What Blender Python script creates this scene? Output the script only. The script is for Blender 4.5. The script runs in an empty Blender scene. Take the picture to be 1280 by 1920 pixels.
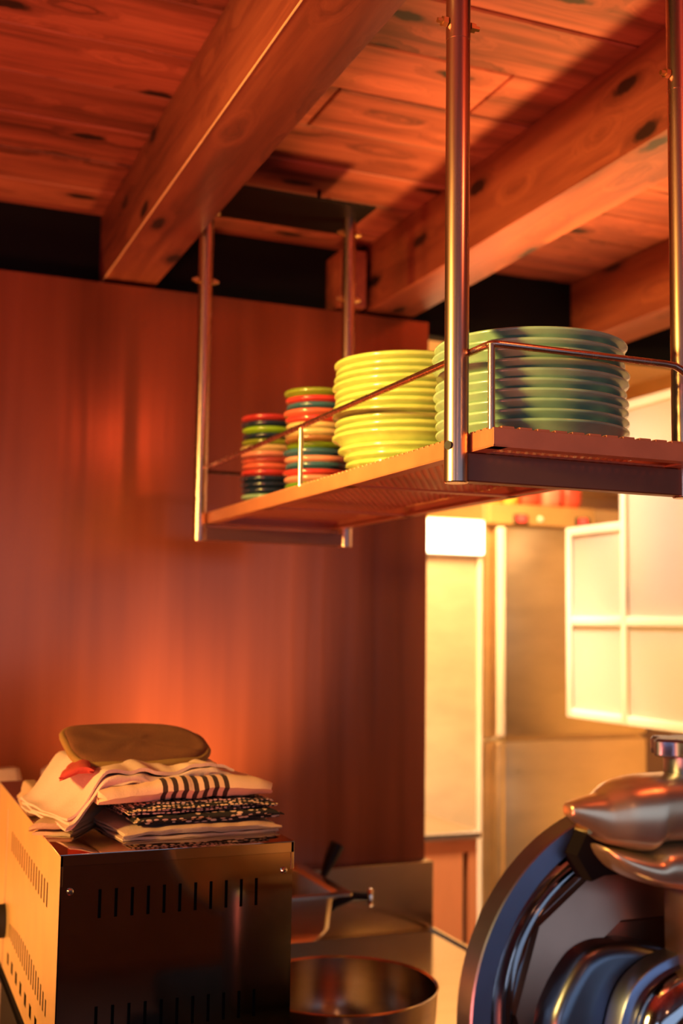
import bpy, bmesh, math, random
from mathutils import Vector, Matrix, noise
random.seed(7)
S = bpy.context.scene
PI = math.pi

# ---------------------------------------------------------------- camera
cam_data = bpy.data.cameras.new('camera')
cam = bpy.data.objects.new('camera', cam_data)
S.collection.objects.link(cam)
CY, CP, CR = math.radians(22.2136), math.radians(5.5129), math.radians(0.8346)
_r = Vector((math.cos(CY), -math.sin(CY), 0)); _f0 = Vector((math.sin(CY), math.cos(CY), 0)); _u0 = Vector((0, 0, 1))
_f = math.cos(CP)*_f0 + math.sin(CP)*_u0
_u = math.cos(CP)*_u0 - math.sin(CP)*_f0
_r2 = math.cos(CR)*_r + math.sin(CR)*_u
_u2 = math.cos(CR)*_u - math.sin(CR)*_r
cam.matrix_world = Matrix(((_r2.x, _u2.x, -_f.x, 0), (_r2.y, _u2.y, -_f.y, 0), (_r2.z, _u2.z, -_f.z, 1.6), (0, 0, 0, 1)))
cam_data.sensor_fit = 'HORIZONTAL'
cam_data.sensor_width = 24.0
cam_data.lens = 24.0*2170.86/1280
cam_data.clip_start = 0.05
cam_data.dof.use_dof = True
cam_data.dof.focus_distance = 1.52
cam_data.dof.aperture_fstop = 3.4
S.camera = cam

# ---------------------------------------------------------------- view, world, lights
S.view_settings.view_transform = 'Standard'
S.view_settings.look = 'None'
S.view_settings.gamma = 1.0
S.view_settings.use_curve_mapping = False
S.view_settings.exposure = 0.0
S.cycles.max_bounces = 10
W = bpy.data.worlds.new('world'); S.world = W
W.use_nodes = True
W.node_tree.nodes['Background'].inputs[0].default_value = (0.55, 0.72, 1.0, 1)
W.node_tree.nodes['Background'].inputs[1].default_value = 0.6


def area(name, loc, target, sx, sy, color, power, spread=180):
    d = bpy.data.lights.new(name, 'AREA'); d.shape = 'RECTANGLE'; d.size = sx; d.size_y = sy
    d.color = color; d.energy = power; d.spread = math.radians(spread)
    o = bpy.data.objects.new(name, d); S.collection.objects.link(o)
    o.location = loc
    o.rotation_euler = (Vector(target)-Vector(loc)).to_track_quat('-Z', 'Y').to_euler()
    return o


def point(name, loc, r, color, power):
    d = bpy.data.lights.new(name, 'POINT'); d.shadow_soft_size = r; d.color = color; d.energy = power
    o = bpy.data.objects.new(name, d); S.collection.objects.link(o); o.location = loc
    return o


area('lamp_left', (-1.30, 1.20, 2.02), (0.72, 1.68, 1.78), 0.26, 0.26, (1.0, 0.60, 0.15), 12, 72)
area('added_plate_fill', (-1.30, 1.10, 2.12), (0.80, 1.75, 1.93), 0.20, 0.20, (1.0, 0.64, 0.13), 6.6, 36)  # added narrow fill to brighten the plates, no fixture of its own
area('lamp_left_low', (-1.0, 2.05, 0.85), (0.1, 3.0, 1.25), 0.3, 0.3, (1.0, 0.44, 0.12), 12, 120)
area('lamp_red_uplight', (-0.95, 0.75, 0.95), (0.35, 1.6, 2.7), 0.5, 0.5, (1.0, 0.18, 0.11), 17, 120)
area('lamp_right', (1.85, 2.35, 1.20), (1.60, 2.15, 2.5), 0.25, 0.25, (1.0, 0.50, 0.13), 10, 62)
area('added_wall_fill', (0.80, 2.60, 1.00), (0.76, 3.0, 1.46), 0.16, 0.10, (1.0, 0.46, 0.13), 5.5, 84)  # added light hidden behind the oven, makes the bright band on the wall
area('kitchen_light', (1.90, 3.70, 2.66), (2.25, 4.25, 1.2), 0.8, 0.5, (1.0, 0.57, 0.23), 62, 115)
area('kitchen_light_right', (2.85, 2.9, 2.45), (3.7, 2.9, 1.6), 0.8, 0.5, (1.0, 0.72, 0.48), 10)
area('added_screen_fill', (1.66, 3.22, 2.44), (2.2, 2.75, 1.55), 0.25, 0.15, (1.0, 0.76, 0.54), 5.0, 90)  # added fill that whitens the screen frame, no fixture there
area('added_passage_fill', (1.72, 3.20, 2.44), (1.72, 3.50, 0.6), 0.2, 0.2, (1.0, 0.76, 0.50), 17, 75)  # added unseen downlight to brighten the bench front
area('window_daylight', (0.9, -2.75, 1.65), (0.9, 0.0, 1.5), 5.0, 1.5, (0.32, 0.54, 1.0), 8)
area('window_daylight_side', (-2.35, -1.55, 1.7), (0.0, 0.0, 1.6), 0.7, 1.5, (0.55, 0.72, 1.0), 8)
point('lamp_glow', (1.08, 0.62, 2.45), 0.045, (1.0, 0.20, 0.06), 6.5)
point('lamp_room', (0.05, -0.75, 2.25), 0.05, (1.0, 0.42, 0.18), 2.0)

# ---------------------------------------------------------------- builders
COL = S.collection
WL = {}


def link(o):
    COL.objects.link(o); return o


def thing(name, label, cat, loc=(0, 0, 0), group=None):
    o = bpy.data.objects.new(name, None); link(o)
    o.empty_display_size = 0.05
    o.location = loc; WL[o] = Vector(loc)
    o['label'] = label; o['category'] = cat
    if group: o['group'] = group
    return o


def obj(name, bm, mat, parent=None, ang=35, origin=None):
    """one mesh object from a bmesh in world coordinates"""
    base = Vector(origin) if origin is not None else (WL[parent] if parent else Vector((0, 0, 0)))
    bmesh.ops.recalc_face_normals(bm, faces=bm.faces[:])
    bmesh.ops.translate(bm, verts=bm.verts[:], vec=-base)
    me = bpy.data.meshes.new(name); bm.to_mesh(me); bm.free()
    me.materials.append(mat)
    if ang:
        for p in me.polygons: p.use_smooth = True
        me.set_sharp_from_angle(angle=math.radians(ang))
    o = bpy.data.objects.new(name, me); link(o)
    WL[o] = base.copy()
    if parent:
        o.parent = parent; o.location = base-WL[parent]
    else:
        o.location = base
    return o


def tag(o, label, cat, group=None):
    o['label'] = label; o['category'] = cat
    if group: o['group'] = group
    return o


def struct(name, bm, mat, ang=35, origin=(0, 0, 0)):
    o = obj(name, bm, mat, None, ang, origin); o['kind'] = 'structure'; return o


def dup(root, loc, label, group=None, name=None):
    r = root.copy(); link(r); r.location = loc; r['label'] = label; WL[r] = Vector(loc)
    if group: r['group'] = group
    for ch in root.children:
        c = ch.copy(); link(c); c.parent = r
    return r


def box(bm, lo, hi, bev=0.0, seg=1, M=None):
    lo, hi = Vector(lo), Vector(hi)
    c, s = (lo+hi)/2, hi-lo
    r = bmesh.ops.create_cube(bm, size=1.0)
    vs = r['verts']
    bmesh.ops.scale(bm, vec=s, verts=vs)
    bmesh.ops.translate(bm, vec=c, verts=vs)
    if M is not None: bmesh.ops.transform(bm, matrix=M, verts=vs)
    if bev > 0:
        es = list({e for v in vs for e in v.link_edges})
        bmesh.ops.bevel(bm, geom=es, offset=bev, segments=seg, affect='EDGES', profile=0.5)
    return bm


def B(lo, hi, bev=0.0, seg=1, M=None):
    return box(bmesh.new(), lo, hi, bev, seg, M)


def tube(bm, pts, r, seg=14, caps=True, closed=False):
    pts = [Vector(p) for p in pts]; n = len(pts)
    rings = []; prev = None
    for i, p in enumerate(pts):
        if closed: t = pts[(i+1) % n]-pts[i-1]
        else: t = pts[min(i+1, n-1)]-pts[max(i-1, 0)]
        t.normalize()
        if prev is None:
            a = Vector((0, 0, 1)) if abs(t.z) < 0.9 else Vector((1, 0, 0))
            prev = a.cross(t).normalized()
        prev = (prev - t*prev.dot(t)).normalized()
        b = t.cross(prev)
        rr = r[i] if isinstance(r, (list, tuple)) else r
        rings.append([bm.verts.new(p+rr*(math.cos(k*2*PI/seg)*prev+math.sin(k*2*PI/seg)*b)) for k in range(seg)])
    m = n if closed else n-1
    for i in range(m):
        A, Bq = rings[i], rings[(i+1) % n]
        for k in range(seg):
            bm.faces.new((A[k], A[(k+1) % seg], Bq[(k+1) % seg], Bq[k]))
    if caps and not closed:
        bm.faces.new(rings[0]); bm.faces.new(rings[-1])
    return bm


def T(pts, r, seg=14, caps=True, closed=False):
    return tube(bmesh.new(), pts, r, seg, caps, closed)


def lathe(bm, prof, c, seg=48, axis='z', closed=False):
    """prof: list of (radius, offset along axis)"""
    c = Vector(c); rings = []
    for (r, h) in prof:
        if r < 1e-6:
            off = Vector((0, 0, h)) if axis == 'z' else Vector((0, h, 0))
            rings.append([bm.verts.new(c+off)])
            continue
        ring = []
        for k in range(seg):
            a = 2*PI*k/seg
            if axis == 'z': v = Vector((r*math.cos(a), r*math.sin(a), h))
            else: v = Vector((r*math.cos(a), h, r*math.sin(a)))
            ring.append(bm.verts.new(c+v))
        rings.append(ring)
    n = len(rings)
    for i in range(n if closed else n-1):
        A, Q = rings[i], rings[(i+1) % n]
        for k in range(seg):
            k2 = (k+1) % seg
            if len(A) == 1 and len(Q) == 1: continue
            if len(A) == 1: bm.faces.new((A[0], Q[k2], Q[k]))
            elif len(Q) == 1: bm.faces.new((A[k], A[k2], Q[0]))
            else: bm.faces.new((A[k], A[k2], Q[k2], Q[k]))
    return bm


def L(prof, c, seg=48, axis='z', closed=False):
    return lathe(bmesh.new(), prof, c, seg, axis, closed)


def prism(bm, poly, y0, y1, bev=0.0, seg=2):
    """polygon in x,z swept from y0 to y1"""
    f = bm.faces.new([bm.verts.new((x, y0, z)) for x, z in poly])
    r = bmesh.ops.extrude_face_region(bm, geom=[f])
    vs = [g for g in r['geom'] if isinstance(g, bmesh.types.BMVert)]
    bmesh.ops.translate(bm, vec=(0, y1-y0, 0), verts=vs)
    if bev > 0:
        es = [e for e in bm.edges if abs(e.verts[0].co.y-e.verts[1].co.y) < 1e-6 and abs(e.verts[0].co.y-y0) < 1e-6]
        bmesh.ops.bevel(bm, geom=es, offset=bev, segments=seg, affect='EDGES', profile=0.5)
    return bm


def smooth_poly(pts, n=4, closed=True):
    out = []; m = len(pts)
    for i in range(m if closed else m-1):
        p0, p1, p2, p3 = (pts[(i-1) % m] if closed or i > 0 else pts[0]), pts[i], pts[(i+1) % m], (pts[(i+2) % m] if closed or i+2 < m else pts[-1])
        for k in range(n):
            t = k/n
            out.append(tuple(0.5*((2*p1[j]) + (-p0[j]+p2[j])*t + (2*p0[j]-5*p1[j]+4*p2[j]-p3[j])*t*t + (-p0[j]+3*p1[j]-3*p2[j]+p3[j])*t**3) for j in range(len(p1))))
    if not closed: out.append(pts[-1])
    return out


def holed(u0, u1, v0, v1, holes, place, th):
    """flat sheet with rectangular holes; place(u, v, w) gives a world point, th is the thickness along w"""
    us = sorted({u0, u1, *[h[0] for h in holes], *[h[1] for h in holes]})
    vs = sorted({v0, v1, *[h[2] for h in holes], *[h[3] for h in holes]})
    bm = bmesh.new(); cache = {}
    def V(i, j, k):
        if (i, j, k) not in cache: cache[(i, j, k)] = bm.verts.new(place(us[i], vs[j], k*th))
        return cache[(i, j, k)]
    nu, nv = len(us)-1, len(vs)-1
    solid = [[True]*nv for _ in range(nu)]
    for i in range(nu):
        for j in range(nv):
            cu, cv = (us[i]+us[i+1])/2, (vs[j]+vs[j+1])/2
            for h in holes:
                if h[0] < cu < h[1] and h[2] < cv < h[3]: solid[i][j] = False; break
    for i in range(nu):
        for j in range(nv):
            if not solid[i][j]: continue
            for k in (0, 1):
                bm.faces.new((V(i, j, k), V(i+1, j, k), V(i+1, j+1, k), V(i, j+1, k)))
            for (di, dj, a, b) in ((-1, 0, (i, j), (i, j+1)), (1, 0, (i+1, j), (i+1, j+1)), (0, -1, (i, j), (i+1, j)), (0, 1, (i, j+1), (i+1, j+1))):
                ii, jj = i+di, j+dj
                if not (0 <= ii < nu and 0 <= jj < nv and solid[ii][jj]):
                    bm.faces.new((V(*a, 0), V(*b, 0), V(*b, 1), V(*a, 1)))
    return bm


# ---------------------------------------------------------------- materials
class NT:
    def __init__(s, name):
        s.m = bpy.data.materials.new(name); s.m.use_nodes = True
        s.t = s.m.node_tree; s.n = s.t.nodes; s.p = s.n['Principled BSDF']
    def new(s, typ, **kw):
        n = s.n.new(typ)
        for k, v in kw.items(): setattr(n, k, v)
        return n
    def lk(s, a, b): s.t.links.new(a, b)
    def inp(s, n, key, v):
        if hasattr(v, 'is_linked') or isinstance(v, bpy.types.NodeSocket): s.lk(v, n.inputs[key])
        else: n.inputs[key].default_value = v
    def math(s, op, a, b=0.0, c=None, clamp=False):
        n = s.new('ShaderNodeMath', operation=op); n.use_clamp = clamp
        s.inp(n, 0, a); s.inp(n, 1, b)
        if c is not None: s.inp(n, 2, c)
        return n.outputs[0]
    def mapped(s, scale, rnd=0.0, kind='Object'):
        tc = s.new('ShaderNodeTexCoord'); mp = s.new('ShaderNodeMapping')
        s.lk(tc.outputs[kind], mp.inputs[0]); mp.inputs['Scale'].default_value = scale
        if rnd:
            oi = s.new('ShaderNodeObjectInfo'); cb = s.new('ShaderNodeCombineXYZ')
            for i, k in enumerate((1.0, 3.7, 7.3)): s.lk(s.math('MULTIPLY', oi.outputs['Random'], rnd*k), cb.inputs[i])
            s.lk(cb.outputs[0], mp.inputs['Location'])
        return mp.outputs[0]
    def noise(s, vec, scale, detail=3.0, rough=0.55, dist=0.0):
        n = s.new('ShaderNodeTexNoise'); s.lk(vec, n.inputs['Vector'])
        n.inputs['Scale'].default_value = scale; n.inputs['Detail'].default_value = detail
        n.inputs['Roughness'].default_value = rough; n.inputs['Distortion'].default_value = dist
        return n.outputs['Fac']
    def ramp(s, fac, stops):
        n = s.new('ShaderNodeValToRGB'); s.lk(fac, n.inputs[0]); e = n.color_ramp.elements
        while len(e) < len(stops): e.new(0.5)
        for i, (pos, c) in enumerate(stops):
            e[i].position = pos; e[i].color = (c[0], c[1], c[2], 1) if not isinstance(c, (int, float)) else (c, c, c, 1)
        return n.outputs['Color']
    def mix(s, fac, a, b, blend='MIX'):
        n = s.new('ShaderNodeMix', data_type='RGBA', blend_type=blend)
        s.inp(n, 0, fac)
        for key, v in ((6, a), (7, b)):
            if isinstance(v, tuple): n.inputs[key].default_value = (v[0], v[1], v[2], 1)
            else: s.lk(v, n.inputs[key])
        return n.outputs[2]
    def bump(s, h, strength=0.2, dist=0.01):
        n = s.new('ShaderNodeBump'); s.lk(h, n.inputs['Height'])
        n.inputs['Strength'].default_value = strength; n.inputs['Distance'].default_value = dist
        s.lk(n.outputs[0], s.p.inputs['Normal'])
    def set(s, col=None, rough=None, metal=None, **kw):
        if col is not None:
            if isinstance(col, tuple): s.p.inputs['Base Color'].default_value = (*col, 1)
            else: s.lk(col, s.p.inputs['Base Color'])
        if rough is not None: s.inp(s.p, 'Roughness', rough)
        if metal is not None: s.inp(s.p, 'Metallic', metal)
        for k, v in kw.items(): s.inp(s.p, k.replace('_', ' '), v)
        return s.m


def wood(name, along, dark, mid, light, rough=0.55, knot=True):
    t = NT(name)
    if along == 'x': sg, sk, sb = (1.1, 16, 16), (2.4, 6.5, 6.5), (0.8, 3, 3)
    else: sg, sk, sb = (16, 1.1, 16), (6.5, 2.4, 6.5), (3, 0.8, 3)
    sp_ = t.new('ShaderNodeSeparateXYZ'); t.lk(t.mapped((1, 1, 1), 11.0), sp_.inputs[0])
    al, ac = (0, 1) if along == 'x' else (1, 0)
    ck = t.new('ShaderNodeCombineXYZ')
    t.lk(t.math('MULTIPLY', sp_.outputs[al], 3.3), ck.inputs[0])
    t.lk(t.math('MULTIPLY', t.math('ADD', sp_.outputs[ac], sp_.outputs[2]), 9.0), ck.inputs[1])
    vo = t.new('ShaderNodeTexVoronoi', voronoi_dimensions='2D'); vo.inputs['Scale'].default_value = 1.0
    t.lk(ck.outputs[0], vo.inputs['Vector'])
    d = vo.outputs['Distance']
    wob = t.noise(t.mapped((9, 9, 9), 5.0), 3.0, 2)
    dk = t.math('ADD', d, t.math('MULTIPLY', t.math('SUBTRACT', wob, 0.5), 0.16))
    gv = t.mapped(sg, 11.0)
    addv = t.new('ShaderNodeVectorMath', operation='ADD'); t.lk(gv, addv.inputs[0])
    cb = t.new('ShaderNodeCombineXYZ')
    bend = t.math('MULTIPLY', t.math('SMOOTHSTEP', dk, 0.0, 0.5) if False else t.math('MINIMUM', dk, 0.34), 3.0)
    for i in range(3): t.lk(bend, cb.inputs[i])
    t.lk(cb.outputs[0], addv.inputs[1])
    g1 = t.noise(addv.outputs[0], 1.0, 5, 0.6, 0.4)
    g2 = t.noise(addv.outputs[0], 5.0, 3, 0.6)
    broad = t.noise(t.mapped(sb, 7.0), 1.0, 2)
    fac = t.math('ADD', t.math('MULTIPLY', g1, 0.6), t.math('ADD', t.math('MULTIPLY', g2, 0.15), t.math('MULTIPLY', broad, 0.35)))
    col = t.ramp(fac, [(0.40, dark), (0.53, mid), (0.66, light)])
    sel = t.new('ShaderNodeSeparateColor'); t.lk(vo.outputs['Color'], sel.inputs[0])
    on = t.math('GREATER_THAN', sel.outputs[0], 0.66)
    kn = t.new('ShaderNodeMapRange'); kn.inputs['From Min'].default_value = 0.09; kn.inputs['From Max'].default_value = 0.16
    kn.inputs['To Min'].default_value = 1.0; kn.inputs['To Max'].default_value = 0.0; t.lk(dk, kn.inputs[0])
    halo = t.new('ShaderNodeMapRange'); halo.inputs['From Min'].default_value = 0.1; halo.inputs['From Max'].default_value = 0.34
    halo.inputs['To Min'].default_value = 0.55; halo.inputs['To Max'].default_value = 0.0; t.lk(dk, halo.inputs[0])
    col = t.mix(t.math('MULTIPLY', halo.outputs[0], on), col, dark)
    col = t.mix(t.math('MULTIPLY', kn.outputs[0], on), col, (dark[0]*0.16, dark[1]*0.2, dark[2]*0.3))
    oi = t.new('ShaderNodeObjectInfo')
    col = t.mix(1.0, col, t.ramp(oi.outputs['Random'], [(0.0, 0.78), (1.0, 1.12)]), 'MULTIPLY')
    t.bump(g2, 0.15, 0.004)
    return t.set(col, rough, 0.0)


def metal(name, col, rough, var=0.06, streak=None, metallic=1.0, bump=0.0, **kw):
    t = NT(name)
    v = t.mapped(streak or (6, 6, 6), 3.0)
    n = t.noise(v, 3.0, 4)
    c = t.ramp(n, [(0.3, tuple(x*0.86 for x in col)), (0.7, col)])
    r = t.math('ADD', rough-var/2, t.math('MULTIPLY', n, var))
    if bump: t.bump(n, bump, 0.002)
    return t.set(c, r, metallic, **kw)


def glaze(name, col, rough=0.16):
    t = NT(name)
    n = t.noise(t.mapped((14, 14, 14), 9.0), 2.0, 3)
    c = t.ramp(n, [(0.3, tuple(x*0.88 for x in col)), (0.7, tuple(min(1, x*1.06) for x in col))])
    return t.set(c, rough, 0.0, Coat_Weight=0.35, Coat_Roughness=0.08)


def cloth(name, col, dark=0.8, rough=0.95):
    t = NT(name)
    v = t.mapped((1, 1, 1))
    w = t.noise(v, 420.0, 2); b = t.noise(v, 14.0, 3)
    c = t.mix(t.math('ADD', t.math('MULTIPLY', w, 0.5), t.math('MULTIPLY', b, 0.5)), tuple(x*dark*0.8 for x in col), col)
    t.bump(w, 0.35, 0.002)
    return t.set(c, rough, 0.0)


def plain(name, col, rough=0.6, var=0.12, scale=5.0, **kw):
    t = NT(name)
    n = t.noise(t.mapped((1, 1, 1), 2.0), scale, 4)
    c = t.ramp(n, [(0.3, tuple(x*(1-var) for x in col)), (0.7, tuple(min(1, x*(1+var)) for x in col))])
    return t.set(c, rough, 0.0, **kw)


def lit(name, col, strength):
    t = NT(name)
    t.p.inputs['Emission Color'].default_value = (*col, 1); t.p.inputs['Emission Strength'].default_value = strength
    n = t.noise(t.mapped((1, 1, 1)), 4.0, 2)
    return t.set(t.ramp(n, [(0.0, tuple(x*0.9 for x in col)), (1.0, col)]), 0.5, 0.0)


M_PLANK = wood('plank_wood', 'x', (0.14, 0.030, 0.018), (0.38, 0.088, 0.052), (0.56, 0.145, 0.085))
M_BEAM = wood('beam_wood', 'y', (0.13, 0.026, 0.014), (0.28, 0.060, 0.031), (0.42, 0.105, 0.050), 0.5)
M_BLACK = plain('matte_black', (0.009, 0.0075, 0.0065), 0.85, Specular_IOR_Level=0.12)
M_STEELPLATE = metal('dark_steel', (0.025, 0.02, 0.02), 0.55)
M_PIPE = metal('bronze_steel', (0.68, 0.43, 0.33), 0.27, 0.05, (30, 30, 2), 1.0)
M_SLEEVE = metal('dark_pipe_steel', (0.16, 0.10, 0.08), 0.4)
M_TRAY = metal('painted_steel', (0.56, 0.20, 0.10), 0.42, 0.08, (8, 8, 8), 0.35)
M_XBAR = metal('dark_red_steel', (0.26, 0.10, 0.06), 0.45, 0.06, (4, 4, 4), 0.7)
M_BRASS = metal('brass', (0.9, 0.62, 0.25), 0.3)


def wall_mat():
    t = NT('satin_panel')
    n = t.noise(t.mapped((7, 7, 0.35)), 1.0, 3)
    f = t.noise(t.mapped((160, 160, 1.5)), 1.0, 2)
    c = t.ramp(n, [(0.3, (0.20, 0.050, 0.022)), (0.7, (0.40, 0.105, 0.044))])
    r = t.math('ADD', 0.13, t.math('ADD', t.math('MULTIPLY', n, 0.14), t.math('MULTIPLY', f, 0.06)))
    t.bump(n, 0.10, 0.02)
    return t.set(c, r, 0.55)


M_WALL = wall_mat()
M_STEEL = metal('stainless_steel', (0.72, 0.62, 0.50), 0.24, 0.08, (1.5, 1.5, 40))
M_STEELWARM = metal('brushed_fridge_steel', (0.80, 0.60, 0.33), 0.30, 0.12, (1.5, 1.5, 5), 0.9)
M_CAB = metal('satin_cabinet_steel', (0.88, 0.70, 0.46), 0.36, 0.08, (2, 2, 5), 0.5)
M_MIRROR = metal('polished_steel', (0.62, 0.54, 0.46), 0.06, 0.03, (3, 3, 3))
M_FRONT = metal('dark_reflection_steel', (0.52, 0.41, 0.31), 0.07, 0.03, (3, 3, 3))  # polished steel darkened to imitate the dark room it mirrors
M_OVENSIDE = metal('yellow_lit_steel', (0.90, 0.64, 0.24), 0.42, 0.06, (3, 3, 3), 0.5)  # yellow light on the oven side put into the steel colour
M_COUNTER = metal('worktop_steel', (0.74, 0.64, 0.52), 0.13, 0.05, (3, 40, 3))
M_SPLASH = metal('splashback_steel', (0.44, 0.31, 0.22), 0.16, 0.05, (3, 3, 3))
M_DARK = plain('dark_interior', (0.012, 0.010, 0.009), 0.7)
M_CHROME = metal('chrome', (0.85, 0.8, 0.72), 0.12)
M_CREAM = plain('cream_painted_metal', (0.84, 0.75, 0.62), 0.45, 0.05)
M_KWALL = plain('kitchen_wall_paint', (0.78, 0.60, 0.36), 0.6, 0.06)
M_FLOOR = plain('floor_tile', (0.16, 0.09, 0.06), 0.45, 0.2)
M_ROOM = plain('room_wall_paint', (0.22, 0.10, 0.055), 0.6, 0.1)


# ================================================================ SETTING
ZC = 2.70      # ceiling
FL = -0.12     # floor
struct('floor', B((-2.3, -2.7, FL-0.05), (3.8, 5.1, FL)), M_FLOOR, 0)
ceiling = struct('ceiling', B((-2.3, -2.7, ZC+0.032), (3.8, 3.16, ZC+0.06)), M_BLACK, 0)
for k in range(-22, 8):                                  # ceiling boards run along x
    y0 = 1.75+0.195*k; y1 = min(y0+0.1895, 3.10)
    if y1-y0 < 0.02: continue
    cut = 0.35+((k*0.73) % 1.0)*1.1 if k % 3 else 2.6
    for (a, b) in ((-2.2, cut-0.0015), (cut+0.0015, 3.7)):
        dz = random.uniform(0, 0.003)
        obj('plank', B((a, y0, ZC+dz), (b, y1, ZC+0.03+dz), 0.0035), M_PLANK, ceiling, 0)
struct('wall_panel', B((-2.2, 3.0, 0.944), (1.494, 3.1, 2.487), 0.001), M_WALL)
struct('trim_1', B((-2.2, 3.1, 2.478), (3.7, 3.16, ZC+0.03)), M_BLACK, 0)           # black lintel above panel and kitchen opening
wl = bmesh.new()
for lo, hi in (((-2.3, -2.7, FL), (-2.2, 3.1, 0.9)), ((-2.3, -2.7, 2.45), (-2.2, 3.1, ZC+0.06)), ((-2.3, -2.7, 0.9), (-2.2, -1.95, 2.45)), ((-2.3, -1.15, 0.9), (-2.2, 3.1, 2.45))):
    box(wl, lo, hi)
struct('wall_left', wl, M_ROOM, 0)
struct('wall_right', B((3.7, -2.7, FL), (3.8, 5.1, ZC+0.06)), M_KWALL, 0)
struct('wall_kitchen', B((1.2, 5.0, FL), (3.8, 5.1, ZC+0.06)), M_KWALL, 0)
struct('wall_kitchen_left', B((1.2, 3.16, FL), (1.3, 5.0, ZC+0.06)), M_KWALL, 0)
struct('ceiling_kitchen', B((1.2, 3.16, ZC+0.03), (3.8, 5.1, ZC+0.08)), M_KWALL, 0)
struct('wall_below_panel', B((-2.2, 3.0, FL), (1.494, 3.1, 0.944)), M_ROOM, 0)
bk = bmesh.new()                                          # wall behind the camera with its window opening
for lo, hi in (((-2.3, -2.7, FL), (3.8, -2.6, 0.85)), ((-2.3, -2.7, 2.42), (3.8, -2.6, 2.76)), ((-2.3, -2.7, 0.85), (-1.6, -2.6, 2.42)), ((3.4, -2.7, 0.85), (3.8, -2.6, 2.42))):
    box(bk, lo, hi)
struct('wall_back', bk, M_ROOM, 0)

# beams
for i, (x0, x1, lab) in enumerate(((0.543, 0.684, 'thick red-brown wooden ceiling beam with a bright lower edge, left of the hanging shelf'),
                                   (1.303, 1.452, 'knotty wooden ceiling beam with orange-lit underside, right above the plates'),
                                   (2.05, 2.20, 'short visible wooden ceiling beam over the kitchen opening, behind the right post'))):
    o = obj('ceiling_beam', B((x0, -2.6, 2.502), (x1, 3.098, ZC-0.001), 0.004, 2), M_BEAM, None, 35, ((x0+x1)/2, 0.2, 2.5))
    o['kind'] = 'thing'; tag(o, lab, 'beam', 'ceiling beams')
    if i == 0:
        obj('edge_highlight', T([(x0+0.0005, -2.5+0.5*q, 2.5025) for q in range(11)]+[(x0+0.0005, 3.09, 2.5025)], 0.0019, 8), plain('painted_highlight', (0.85, 0.48, 0.26), 0.4), o)  # pale tube imitating the highlight along the beam edge
# timber packing beside beam and above the steel mounting plates
o = obj('timber_cleat', B((1.205, 2.975, 2.50), (1.283, 3.097, 2.665), 0.003), M_BEAM, None, 35, (1.24, 3.03, 2.5)); o['kind'] = 'thing'
tag(o, 'short upright timber cleat between black lintel and the knotty beam', 'cleat')

# ================================================================ HANGING SHELF
PX0, PX1, PY0, PY1 = 0.702, 1.066, 1.327, 2.585
ZB = 1.784
sh = thing('hanging_shelf', 'bronze steel shelf with perforated tray and guard rail, hung from the ceiling on four pipes', 'shelf', (0.88, 1.95, ZB))
for (x, y) in ((PX0, PY0), (PX1, PY0), (PX0, PY1), (PX1, PY1)):
    p = obj('post', L([(0.0, 0.0), (0.0148, 0.0), (0.0162, 0.0015), (0.0162, 0.62), (0.0, 0.62)], (x, y, ZB), 32), M_PIPE, sh)
    obj('sleeve', L([(0.0, 0.60), (0.0166, 0.60), (0.0166, 0.814), (0.0, 0.814)], (x, y, ZB), 32), M_PIPE, sh)
    for zz in ((2.398, 2.565) if y > 2 else (2.408,)):
        for s in (-1, 1):
            bb = bmesh.new()
            prof = [(0.0, 0.0), (0.0072, 0.0), (0.0072, 0.007), (0.0042, 0.0072), (0.0038, 0.014), (0.0, 0.0145)]
            lathe(bb, prof, (0, 0, 0), 6)
            bmesh.ops.transform(bb, matrix=Matrix.Translation((x+s*0.0175, y, zz)) @ Matrix.Rotation(s*PI/2, 4, 'Y'), verts=bb.verts[:])
            obj('bolt', bb, M_BRASS, sh, 30)
hb = bmesh.new()
bmesh.ops.create_cone(hb, cap_ends=True, segments=20, radius1=0.0058, radius2=0.0058, depth=0.004,
                      matrix=Matrix.Translation((PX0-0.0145, PY0-0.0065, 1.832)) @ Matrix.Rotation(math.radians(24), 4, 'Z') @ Matrix.Rotation(PI/2, 4, 'Y'))
obj('bolt_hole', hb, M_DARK, sh)
for yy in (PY0, PY1):
    obj('mounting_plate', B((0.687, yy-0.105, 2.597), (1.092, yy+0.105, 2.603), 0.001), M_STEELPLATE, sh)
for yy in (PY0, PY1):
    for xx in (0.76, 1.02):
        obj('threaded_rod', T([(xx, yy+0.095, 2.60), (xx, yy+0.095, ZC+0.004)], 0.005, 8), M_STEELPLATE, sh)
for yy, h in ((PY0, 0.040), (PY1, 0.032)):
    obj('crossbar', B((PX0+0.012, yy-0.012, ZB+0.002), (PX1-0.012, yy+0.012, ZB+h), 0.0015), M_XBAR, sh)
TX0, TX1, TY0, TY1, TZ0, TZ1 = 0.718, 1.048, 1.258, 2.60, 1.8245, 1.849
fr = bmesh.new()
box(fr, (TX0, TY0, TZ0), (TX0+0.003, TY1, TZ1), 0.0008)
box(fr, (TX1-0.003, TY0, TZ0), (TX1, TY1, TZ1), 0.0008)
box(fr, (TX0, TY0, TZ0), (TX1, TY0+0.003, TZ1), 0.0008)
box(fr, (TX0, TY1-0.003, TZ0), (TX1, TY1, TZ1), 0.0008)
for lo, hi in (((TX0, TY0, TZ0), (TX0+0.022, TY1, TZ0+0.0025)), ((TX1-0.022, TY0, TZ0), (TX1, TY1, TZ0+0.0025)),
               ((TX0, TY0, TZ0), (TX1, TY0+0.022, TZ0+0.0025)), ((TX0, TY1-0.03, TZ0), (TX1, TY1, TZ0+0.0025))):
    box(fr, lo, hi)
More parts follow.
